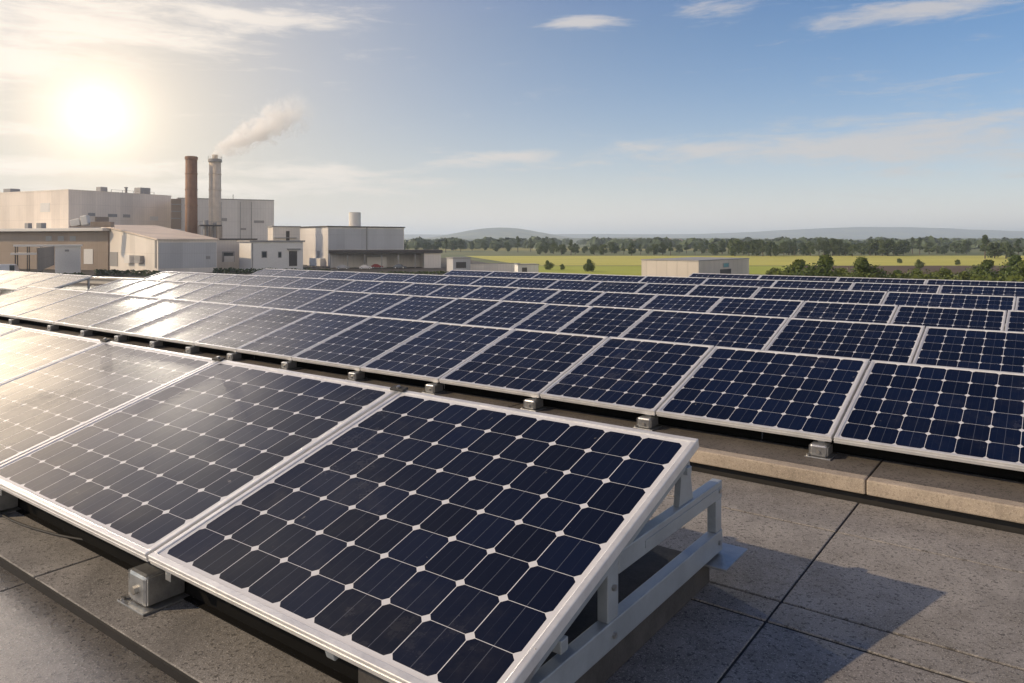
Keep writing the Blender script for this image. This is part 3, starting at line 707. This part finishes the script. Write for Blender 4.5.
# ------------------------------------------------------------------ factory
class Block:
    """upright block on the ground: corner nearest the camera, right face along r, left face along l"""
    def __init__(s, name, label, cat, px, d, deg=26.8, group=None):
        a = R(deg); s.r = Vector((math.sin(a), math.cos(a))); s.l = Vector((-s.r.y, s.r.x)); s.c = Vector((lat(px, d), d))
        s.o = empty(name, (s.c.x, s.c.y, 0), (0, 0, math.atan2(s.r.y, s.r.x))); tag(s.o, label, cat, group)
    def t(s, px, v):
        k = (px - 512) / F; return (k * s.c.y - s.c.x) / (v.x - k * v.y)
    def tr(s, px): return s.t(px, s.r)
    def tl(s, px): return s.t(px, s.l)
    def z(s, py, t=0.0, v=None):
        d = s.c.y + ((v or s.r).y * t); return CAMZ - (py - 240) * d / F
    def R(s, name, mat, p0, p1, y0, y1, out=.06, inn=.1, parent=None):          # a feature on the right face, from picture measurements
        a, b = s.tr(p0), s.tr(p1); m = (a + b) / 2
        return MB().box(a, b, -out, inn, s.z(y1, m), s.z(y0, m)).build(name, mat, parent or s.o)
    def L(s, name, mat, p0, p1, y0, y1, out=.06, inn=.1, parent=None):
        b, a = s.tl(p0), s.tl(p1); m = (a + b) / 2
        return MB().box(-out, inn, a, b, s.z(y1, m, s.l), s.z(y0, m, s.l)).build(name, mat, parent or s.o)
    def box(s, name, mat, x0, x1, y0, y1, z0, z1, bev=0, parent=None): return MB().box(x0, x1, y0, y1, z0, z1, bev).build(name, mat, parent or s.o)
    def window(s, face, fm, gm, p0, p1, y0, y1):
        f = (s.R if face == "R" else s.L)("window", fm, p0, p1, y0, y1, .08)
        q = (p1 - p0) * .12; e = (y1 - y0) * .12
        (s.R if face == "R" else s.L)("pane", gm, p0 + q, p1 - q, y0 + e, y1 - e, .10, .0, f)
        return f
CLW = cladding("warm_cladding", (0.84, 0.75, 0.65), 1.1)
CLG = cladding("grey_cladding", (0.70, 0.67, 0.63), 1.2)
CLP = cladding("pale_cladding", (0.76, 0.70, 0.62), .9)
CLD = cladding("brown_cladding", (0.31, 0.24, 0.18), .9)
CLB = cladding("blue_grey_cladding", (0.52, 0.52, 0.52), .7)
ROOFM = cladding("sheet_roof", (0.74, 0.62, 0.50), 1.0)
DARK = plain("dark_roofing", (0.07, 0.062, 0.055), 0.7)
WHITE = plain("white_paint", (0.72, 0.70, 0.66), 0.5, 0, .06)
TRIM = plain("grey_trim", (0.30, 0.29, 0.28), 0.5, 0, .1)
WGL, t_, p_ = new_mat("window_glass"); p_.inputs["Base Color"].default_value = (.04, .05, .06, 1); p_.inputs["Roughness"].default_value = .08
t_.links.new(MIX(t_, NOISE(t_, objco(t_), .4), (.03, .035, .04, 1), (.07, .08, .09, 1)), p_.inputs["Base Color"])
def coping(b, X, Y, z, mat=TRIM, h=.35, o_=.12):
    mb = MB(); mb.box(-o_, X + o_, -o_, .35, z + .003, z + h); mb.box(-o_, X + o_, Y - .35, Y + o_, z + .003, z + h)
    mb.box(-o_, .35, .353, Y - .353, z + .003, z + h); mb.box(X - .35, X + o_, .353, Y - .353, z + .003, z + h)
    return mb.build("coping", mat, b.o)

# A: the big hall at the left
A = Block("factory_hall", "huge windowless beige factory hall at the far left behind the low sheds", "factory", 68.5, 290)
zt = A.z(190.5); X = A.tr(171); Y = A.tl(-90)
A.box("wall", CLW, 0, X, 0, Y, 0, zt); coping(A, X, Y, zt, CLW, .5)
A.window("L", WHITE, WHITE, 40.5, 50, 203, 212)
for p0, p1, y0, y1 in ((88, 95, 213, 216), (108, 117, 214, 217), (123, 130, 214.5, 217.5)): A.R("vent", TRIM, p0, p1, y0, y1, .12)
A.R("panel_sign", WHITE, 150, 158, 216.5, 220.5, .1); A.R("lower_band", CLD, 95, 108, 217, 222, .6)
A.box("roof_unit", TRIM, 16, 19, 4, 7, zt + .0, zt + 2.6, .1); A.box("roof_unit", TRIM, X * .72, X * .72 + 5, 3, 7, zt + .0, zt + 3.4, .1); A.box("roof_unit", TRIM, 2, 6, Y * .36, Y * .36 + 5, zt, zt + 2.2, .1)
mb = MB(); mb.cyl((X * .56, 2, zt - .1), (X * .56, 2, zt + 2.6), .5, n=12); mb.cyl((X * .56, 2, zt + 2.6), (X * .56, 2, zt + 3.0), .75, n=12); mb.build("flue", TRIM, A.o, True)
mb = MB()
for k in range(5): mb.box(X * .4 + k * 5, X * .4 + k * 5 + .15, 1, 1.15, zt + .5, zt + 1.5)
mb.box(X * .4, X * .4 + 20.2, 1.03, 1.12, zt + 1.45, zt + 1.55); mb.build("railing", TRIM, A.o)
# B: boiler house with the dark recess
B = Block("boiler_house", "tall grey clad boiler house behind the two chimneys", "factory", 178, 318, 62)
X = B.tr(274); Y = 30; zt = B.z(198.5)
B.box("wall", CLG, 0, X, 0, Y, 0, zt); coping(B, X, Y, zt, TRIM, .4)
B.R("recess_box", CLD, 171, 181, 199, 229, 1.2, .2)  # the dark recess beside the hall, built as a brown box on the wall
for k in range(3): B.R("recess_ledge", TRIM, 171, 181.3, 204 + 7 * k, 205 + 7 * k, 1.6, .2)
for p0, p1, y0, y1 in ((254, 264, 220.5, 223), (221, 227, 218, 221), (240, 246, 228, 230)): B.R("vent", TRIM, p0, p1, y0, y1, .15)
for p in (221, 240, 251): B.R("downpipe", TRIM, p, p + .6, 202, 240, .2)
mb = MB(); mb.cyl((X * .57, 3, zt), (X * .57, 3, zt + 2.5), .15, n=8); mb.build("mast", TRIM, B.o)
# chimneys
def chimney(px, d, w, ytop, label, mat, rim, cap):
    x = lat(px, d); zt = zat(ytop, d); r = w / 2 * d / F
    o = empty("chimney", (x, d, 0)); tag(o, label, "chimney")
    mb = MB(); mb.cyl((0, 0, 0), (0, 0, zt - 1.2), r * 1.06, r * .97, 32); mb.build("shaft", mat, o, True)
    mb = MB(); mb.cyl((0, 0, zt - 1.2), (0, 0, zt - .2), r * rim, r * rim, 32); mb.cyl((0, 0, zt - .2), (0, 0, zt), r * rim * .93, r * rim * .9, 32); mb.build("rim", mat if not cap else TRIM, o)
    if cap:
        mb = MB(); mb.cyl((0, 0, zt), (0, 0, zt + 1.2), r * .42, r * .42, 24); mb.cyl((0, 0, zt + 1.2), (0, 0, zt + 1.6), r * .52, r * .5, 24); mb.build("flue_tip", mat, o)
        mb = MB()
        for k in range(16):
            a = k * math.pi / 8; mb.cyl((math.cos(a) * r * 1.12, math.sin(a) * r * 1.12, zt), (math.cos(a) * r * 1.12, math.sin(a) * r * 1.12, zt + 1.0), .05, n=5)
        mb.build("railing", TRIM, o)
    mb = MB()
    for k in range(int(zt / 6)): mb.cyl((0, 0, 5 + k * 6), (0, 0, 5.25 + k * 6), r * 1.075, r * 1.075, 32)
    mb.build("bands", mat, o)
    mb = MB(); mb.box(-.25, -.19, -r * 1.25, -r * 1.2, 1, zt - 1.3); mb.box(.19, .25, -r * 1.25, -r * 1.2, 1, zt - 1.3)
    for k in range(int(zt / .9)): mb.box(-.19, .19, -r * 1.24, -r * 1.21, 1 + k * .9, 1.06 + k * .9)
    mb.build("ladder", TRIM, o)
    return o
CH1 = plain("brown_chimney_brick", (0.25, 0.145, 0.09), .8, 0, .18, .5); CH2 = plain("pale_chimney_render", (0.62, 0.54, 0.45), .8, 0, .12, .5)
chimney(191.3, 284, 11.4, 156.5, "dark reddish brown chimney, the left of the two", CH1, 1.08, False)
chimney(215, 286, 11.6, 159, "pale smoking chimney with a railed rim, right of the brown one", CH2, 1.15, True)
# platform and ducts at the foot of the pale chimney
Pf = Block("duct_platform", "rusty duct platform at the foot of the pale chimney", "platform", 200, 272, 62)
X = Pf.tr(222)
mb = MB(); z0 = Pf.z(226); mb.box(0, X, 0, 6, z0, z0 + .5); mb.build("deck", DARK, Pf.o)
for k in range(5):
    for y in (.2, 5.6): MB().box(X * k / 4 - .12, X * k / 4 + .12, y, y + .24, 0, z0 - .003).build("leg", CLD, Pf.o)
mb = MB()
for k in range(5): mb.box(X * k / 4 - .05, X * k / 4 + .05, .1, .2, z0 + .503, z0 + 1.6)
mb.box(0, X, .11, .19, z0 + 1.6, z0 + 1.7); mb.build("railing", TRIM, Pf.o)
mb = MB(); mb.cyl((X * .3, 3, 0), (X * .3, 3, z0 + 2.2), .9, n=16); mb.build("duct", TRIM, Pf.o); mb = MB(); mb.cyl((X * .7, 3, 0), (X * .7, 3, z0 + 1.4), .7, n=16); mb.build("duct", TRIM, Pf.o)
# D: long low brown warehouse
Dd = Block("warehouse", "long low brown warehouse with a pale roof edge at the left", "warehouse", 108, 246, 20)
Y = Dd.tl(-70); zt = Dd.z(231); X = 30
Dd.box("wall", CLD, 0, X, 0, Y, 0, zt)
mb = MB(); mb.box(-2.6, X + .6, -.6, Y + .6, zt + .003, zt + 1.0, .05); mb.build("roof", WHITE, Dd.o)
Dd.L("door", WHITE, 84, 93, 249, 264, .1)
for p in (46, 58, 70): Dd.L("window", TRIM, p, p + 6, 236, 241, .1)
for p, w in ((20, 3), (33, 4)): Dd.box("roof_vent", TRIM, 3, 3 + w * .5, Dd.tl(p), Dd.tl(p) + w * .6, zt + 1.0, zt + 3.0, .1)
# rooftop machines on the warehouse roof
Q = empty("roof_machine", (lat(78, 236), 236, zt + 1.1)); tag(Q, "white tilted rooftop machine on the warehouse roof in front of the hall", "rooftop machine")
mb = MB(); mb.box(-1.6, 1.4, -1, 1, .3, 2.6, .25, Matrix.Rotation(R(-14), 4, "Y")); mb.build("housing", WHITE, Q)
mb = MB(); mb.box(1.6, 3.8, -1, 1, .1, 3.2, .3, Matrix.Rotation(R(-10), 4, "Y")); mb.build("hood", WHITE, Q)
mb = MB(); mb.box(-2, 11, -1.2, 1.2, 0, .3); mb.box(4.4, 11, -1, 1, .303, 1.7, .1); mb.build("skid", CLD, Q)
# E: shed with the lit gable
E = Block("gable_shed", "shed with a sunlit beige side and a grey end wall, right of the warehouse", "shed", 158, 218, 44)
X = E.tr(217); Y = E.tl(101); ze = E.z(240.2); zr_ = E.z(226.5, Y, E.l)
mb = MB(); mb.solid([(0, 0, 0), (X, 0, 0), (X, Y, 0), (0, Y, 0), (0, 0, ze), (X, 0, ze), (X, Y, zr_), (0, Y, zr_)],
                    [(0, 3, 2, 1), (4, 5, 6, 7), (0, 1, 5, 4), (1, 2, 6, 5), (2, 3, 7, 6), (3, 0, 4, 7)])
mb.build("wall", CLP, E.o)
ov = .5
mb = MB(); mb.solid([(-ov, -ov, ze - .2), (X + ov, -ov, ze - .2), (X + ov, Y, zr_ + .0), (-ov, Y, zr_ + .0), (-ov, -ov, ze + .2), (X + ov, -ov, ze + .2), (X + ov, Y, zr_ + .4), (-ov, Y, zr_ + .4)],
                    [(0, 3, 2, 1), (4, 5, 6, 7), (0, 1, 5, 4), (1, 2, 6, 5), (2, 3, 7, 6), (3, 0, 4, 7)])
for v in mb.bm.verts: v.co.z += .22
mb.build("roof", ROOFM, E.o)
E.R("cladding_panel", CLB, 159, 216.5, 242.5, 268, .05); E.R("vent", TRIM, 206, 210, 256, 259, .15)
E.L("unit", WHITE, 128, 133.5, 255, 263, 1.2); E.L("unit", TRIM, 138, 144, 255.5, 263, 1.2); E.L("door", TRIM, 110, 118, 252, 266, .12)
E.L("downpipe", TRIM, 155.5, 156.5, 240, 268, .25)
# F: low service buildings between the shed and the office
Fb = Block("service_building", "low grey flat roofed service building behind the blue grey end wall", "building", 216, 246, 62)
X = Fb.tr(256); zt = Fb.z(240); Fb.box("wall", CLP, 0, X, 0, 12, 0, zt); Fb.box("roof", DARK, -.4, X + .4, -.4, 12.4, zt + .003, zt + .5)
Fb.window("R", TRIM, WGL, 222, 234.5, 251.5, 262); Fb.R("shutter", WHITE, 224, 234, 256, 262, .14)
F2 = Block("office", "small whitewashed flat roofed office with a blank panel beside its windows", "office", 251, 233, 50)
X = F2.tr(303); zt = F2.z(242); F2.box("wall", WHITE, 0, X, 0, 10, 0, zt); F2.box("roof", TRIM, -.5, X + .5, -.5, 10.5, zt + .003, zt + .5)
F2.window("R", TRIM, WGL, 261.5, 267, 251, 258); F2.R("panel", WHITE, 268, 277.5, 252, 263, .14); F2.window("R", TRIM, WGL, 278, 281.5, 251.5, 258)
F2.R("door", DARK, 289, 297, 251, 266, .1); F2.R("canopy", TRIM, 287, 299, 248.5, 249.7, 1.2); F2.R("downpipe", TRIM, 252, 252.8, 243, 268, .2)
F3 = Block("annex", "pale annex with a dark doorway on the roof line behind the office", "annex", 273, 262, 62)
X = F3.tr(300); zt = F3.z(227); F3.box("wall", CLP, 0, X, 0, 10, 0, zt); F3.box("roof", TRIM, -.3, X + .3, -.3, 10.3, zt + .003, zt + .4); F3.R("door", DARK, 286, 289.5, 231, 241, .12); F3.R("railing", TRIM, 274, 296, 237.5, 238.2, 1.0)
# G: grey hall with the tank
Gb = Block("grey_hall", "grey flat roofed hall with a round tank on its roof", "factory", 328, 285, 50)
X = Gb.tr(404); Y = Gb.tl(296); zt = Gb.z(227)
Gb.box("wall", CLG, 0, X, 0, Y, 0, zt); Gb.box("roof", DARK, -.4, X + .4, -.4, Y + .4, zt + .003, zt + .45)
Gb.R("downpipe", TRIM, 366.2, 367.2, 227, 250, .3); Gb.R("cladding_panel", CLB, 329, 403, 229, 249, .04); Gb.L("lean_to", WHITE, 312, 325, 258, 267, 2.0); Gb.L("door", TRIM, 317, 320, 251, 258, .1)
mb = MB(); tx = Gb.tr(361); r_ = 6.0 * 292 / F
mb.cyl((tx, 5, zt + .4), (tx, 5, zt + 5.9), r_, n=28); mb.cyl((tx, 5, zt + 5.9), (tx, 5, zt + 6.1), r_ * 1.04, r_ * .9, n=28); mb.build("tank", WHITE, Gb.o)
# car shelter
Sh = Block("car_shelter", "open car shelter with a dark flat roof in front of the grey hall", "shelter", 330, 258, 76)
X = Sh.tr(441); zt = Sh.z(253.5)
Sh.box("roof", DARK, -.5, X + .5, -.5, 14, zt, zt + 1.1); Sh.box("wall", CLG, 0, X, 12, 12.3, 0, zt - .003)
Sh.box("end_wall", CLP, X - 6, X, .2, 11.9, 0, zt - .003)
for k in range(6): MB().box(X * k / 6.6, X * k / 6.6 + .3, .1, .4, 0, zt - .003).build("post", TRIM, Sh.o)
Sh.box("side_wall", WHITE, 13, 20, 8, 11.8, 0, zt - 1.4)
Gr = Block("generator_housing", "dark grey metal housing at the right end of the car shelter", "housing", 453, 232, 62)
X = Gr.tr(470.5); zt = Gr.z(258.5); Gr.box("wall", CLB, 0, X, 0, 5, 0, zt, .1); Gr.box("roof", TRIM, -.2, X + .2, -.2, 5.2, zt + .003, zt + .3); Gr.R("louvre", DARK, 456, 466, 262, 268, .1)
Wl = Block("boundary_wall", "long low beige boundary wall before the yellow field", "wall", 470, 236, 76)
X = Wl.tr(520); Wl.box("wall", CLP, 0, X, 0, .4, 0, Wl.z(264)); Wl.box("coping", TRIM, -.1, X + .1, -.1, .5, Wl.z(264) + .003, Wl.z(264) + .2)
Hu = Block("pump_hut", "small grey pump hut standing at the right end of the beige wall", "hut", 518, 214, 76)
X = Hu.tr(538.5); zt = Hu.z(265); Hu.box("wall", CLG, 0, X, 0, 4, 0, zt); Hu.box("roof", TRIM, -.2, X + .2, -.2, 4.2, zt + .003, zt + .25); Hu.R("door", DARK, 522, 527, 267.5, 275, .06)
# H: low white building by the fields
Wb = Block("white_building", "low box building with a sunlit blank side and one teal window by the fields", "building", 698.7, 190, 40)
X = Wb.tr(749); Y = Wb.tl(641.5); zt = Wb.z(261.2)
Wb.box("wall", cladding("cream_render", (0.60, 0.54, 0.47), 3.0, .7), 0, X, 0, Y, 0, zt)
Wb.box("roof", TRIM, -.15, X + .15, -.15, Y + .15, zt + .003, zt + .25)
TEAL = plain("teal_glass", (0.14, 0.36, 0.40), .15, 0, .1)
fw = Wb.R("window", TRIM, 722.8, 729, 262.8, 267.4, .08); Wb.R("pane", TEAL, 723.5, 728.3, 263.3, 266.9, .1, 0, fw); Wb.R("door", DARK, 720, 731, 269, 277, .06)
# small hut and porch at the left
Ht = Block("hut", "small white hut with a brown side under a flat porch roof at the far left", "hut", 55, 204, 62)
X = Ht.tr(80); zt = Ht.z(246.5); Y = 6
Ht.box("wall", WHITE, 0, X, 0, Y, 0, zt); Ht.L("side_cladding", CLD, 37, 54, 247, 268, .05)
mb = MB(); mb.box(-9.5, X + .4, -.5, Y + .4, zt + .003, zt + .5); mb.build("roof", WHITE, Ht.o); mb = MB(); mb.box(-10, -3, -1.5, Y, zt - 2.2, zt - 1.7); mb.build("porch_roof", WHITE, Ht.o)
for x in (-9.2, -6.5, -3.5):
    for y in (.2, Y - .6): MB().box(x, x + .25, y, y + .25, 0, zt).build("post", DARK, Ht.o)
Ht.R("lamp", TRIM, 65, 69, 249.5, 251.5, .3)
# smoke from the pale chimney
def smoke():
    d = 286; a = Vector((lat(213, d), d, zat(155.5, d))); b = Vector((lat(316, d), d - 2, zat(102, d)))
    L = (b - a).length; m, t, p = new_mat("smoke"); t.nodes.remove(p)
    co = objco(t); s = N(t, "ShaderNodeSeparateXYZ"); t.links.new(co, s.inputs[0])
    u = M_(t, "DIVIDE", s.outputs[0], L)
    warp = NOISE(t, co, .16, 3, .6); nz = NOISE(t, co, .30, 6, .66, .8)
    cy = M_(t, "MULTIPLY", M_(t, "SUBTRACT", warp, .5), M_(t, "MULTIPLY", u, 9.0))
    rad = M_(t, "ADD", 1.5, M_(t, "MULTIPLY", M_(t, "POWER", M_(t, "MAXIMUM", u, 0.001), .6), 8.0))
    dist_ = M_(t, "SQRT", M_(t, "ADD", M_(t, "POWER", s.outputs[1], 2.0), M_(t, "POWER", M_(t, "SUBTRACT", s.outputs[2], cy), 2.0)))
    e = M_(t, "SUBTRACT", 1.0, M_(t, "DIVIDE", dist_, rad))
    dn = SMOOTH(t, M_(t, "ADD", e, M_(t, "MULTIPLY", M_(t, "SUBTRACT", nz, .52), 3.8)), .05, .75)
    fade = M_(t, "MULTIPLY", SMOOTH(t, u, .38, 1.0, 1, 0), SMOOTH(t, u, -.03, .03))
    dens = M_(t, "MULTIPLY", M_(t, "MULTIPLY", dn, fade), .45)
    v = N(t, "ShaderNodeVolumePrincipled"); v.inputs["Color"].default_value = (1.0, .995, .99, 1); v.inputs["Anisotropy"].default_value = .1
    t.links.new(dens, v.inputs["Density"]); t.links.new(v.outputs[0], t.nodes["Material Output"].inputs["Volume"])
    mb = MB(); mb.box(-1, L * 1.06, -9, 9, -9, 9)
    o = mb.build("smoke_plume", m); dv = (b - a).normalized()
    o.location = a; o.rotation_euler = (0, -math.asin(dv.z), math.atan2(dv.y, dv.x))
    tag(o, "white smoke plume drifting right from the pale chimney", "smoke", kind="stuff")
smoke()

# vehicles
def vehicle(px, d, ang_, length, hgt, col, label, cat, van=False, base=0.0):
    o = empty(cat.split()[-1] if not van else "van", (lat(px, d), d, base), (0, 0, R(ang_))); tag(o, label, cat)
    paint = plain(cat + "_paint", col, .3, 0, .04); l = length / 2; w = .9 if not van else 1.0
    if van: prof = [(-l, .35), (l - .1, .35), (l, .8), (l - .15, 1.15), (l - 1.0, 1.35), (l - 1.9, hgt - .12), (l - 2.4, hgt), (-l + .35, hgt), (-l, hgt - .35)]
    else: prof = [(-l, .35), (l - .05, .35), (l, .65), (l - .1, .82), (l - 1.1, .95), (l - 1.9, hgt - .04), (l - 2.3, hgt), (-l + 1.1, hgt), (-l + .35, .98), (-l, .9)]
    mb = MB(); n = len(prof)
    rows = []
    for y, k in ((-w, .97), (-w * .9, 1), (w * .9, 1), (w, .97)):
        rows.append([mb.bm.verts.new((x * k, y * (1 if z < 1.0 else .86), z)) for x, z in prof])
    for a, b in zip(rows[:-1], rows[1:]):
        for i in range(n): mb.bm.faces.new((a[i], a[(i + 1) % n], b[(i + 1) % n], b[i]))
    mb.bm.faces.new(rows[0][::-1]); mb.bm.faces.new(rows[-1]); mb.build("body", paint, o)
    for s_ in (-1, 1):
        mb = MB(); zz0, zz1 = (1.3, hgt - .25) if van else (.98, hgt - .1)
        mb.box(l - 2.9 if van else -l + 1.0, l - 1.75, min(s_ * w * .86, s_ * w * .9), max(s_ * w * .86, s_ * w * .9) + .0, zz0, zz1, .02); mb.build("side_window", WGL, o)
    for x in (-l * .62, l * .62):
        for s_ in (-1, 1):
            mb = MB(); mb.cyl((x, s_ * w * .8, .34), (x, s_ * w * 1.01, .34), .34, n=20); wh = mb.build("wheel", MAT["rubber"], o)
            mb = MB(); mb.cyl((x, s_ * w * 1.011, .34), (x, s_ * w * 1.025, .34), .2, n=14); mb.build("rim", MAT["alu"], wh)
    return o
vehicle(9, 186, 10, 6.8, 4.0, (0.62, 0.65, 0.70), "white van with a rounded roof at the left edge beyond the panels", "van", True)
vehicle(343, 256, 8, 4.4, 1.5, (.45, .45, .46), "silver car parked under the left of the shelter", "parked car")
vehicle(366, 255, 5, 4.3, 1.5, (.70, .68, .66), "white car parked before the middle of the shelter", "parked car")
vehicle(377, 265, 20, 4.2, 1.5, (.35, .03, .02), "red car parked behind the white car at the shelter", "parked car")
vehicle(400, 262, -6, 4.4, 1.5, (.10, .12, .15), "dark car parked at the right of the shelter", "parked car")
# far village
VW = plain("village_walls", (.55, .50, .44), .8); VR = plain("village_tiles", (.36, .25, .19), .8)
vr = random.Random(5)
for k, px in enumerate((600, 611, 622, 634, 644, 655, 668, 678)):
    d = vr.uniform(1000, 1250); w, l, h = vr.uniform(7, 9), vr.uniform(9, 14), vr.uniform(7, 9)
    o = empty("village_house", (lat(px, d), d, 0), (0, 0, vr.uniform(-.6, .6)))
    tag(o, "tiny pale house of the village among the far trees", "house", "houses of the far village")
    MB().box(-l / 2, l / 2, -w / 2, w / 2, 0, h).build("wall", VW, o)
    mb = MB(); mb.solid([(-l / 2 - .3, -w / 2 - .4, h), (l / 2 + .3, -w / 2 - .4, h), (l / 2 + .3, w / 2 + .4, h), (-l / 2 - .3, w / 2 + .4, h), (-l / 2 - .3, 0, h + w * .42), (l / 2 + .3, 0, h + w * .42)],
                        [(0, 3, 2, 1), (0, 1, 5, 4), (2, 3, 4, 5), (1, 2, 5), (3, 0, 4)]); mb.build("roof", VR, o)

# ------------------------------------------------------------------ haze
HAZE = 1.8e-4
m, t, p = new_mat("haze_air"); t.nodes.remove(p)
v = N(t, "ShaderNodeVolumePrincipled"); v.inputs["Color"].default_value = (.70, .82, 1.0, 1); v.inputs["Density"].default_value = HAZE; v.inputs["Anisotropy"].default_value = .2
t.links.new(v.outputs[0], t.nodes["Material Output"].inputs["Volume"])
mb = MB(); mb.box(-15000, 15000, -4000, 15000, -1.0, 175)
tag(mb.build("haze", m), kind="stuff")
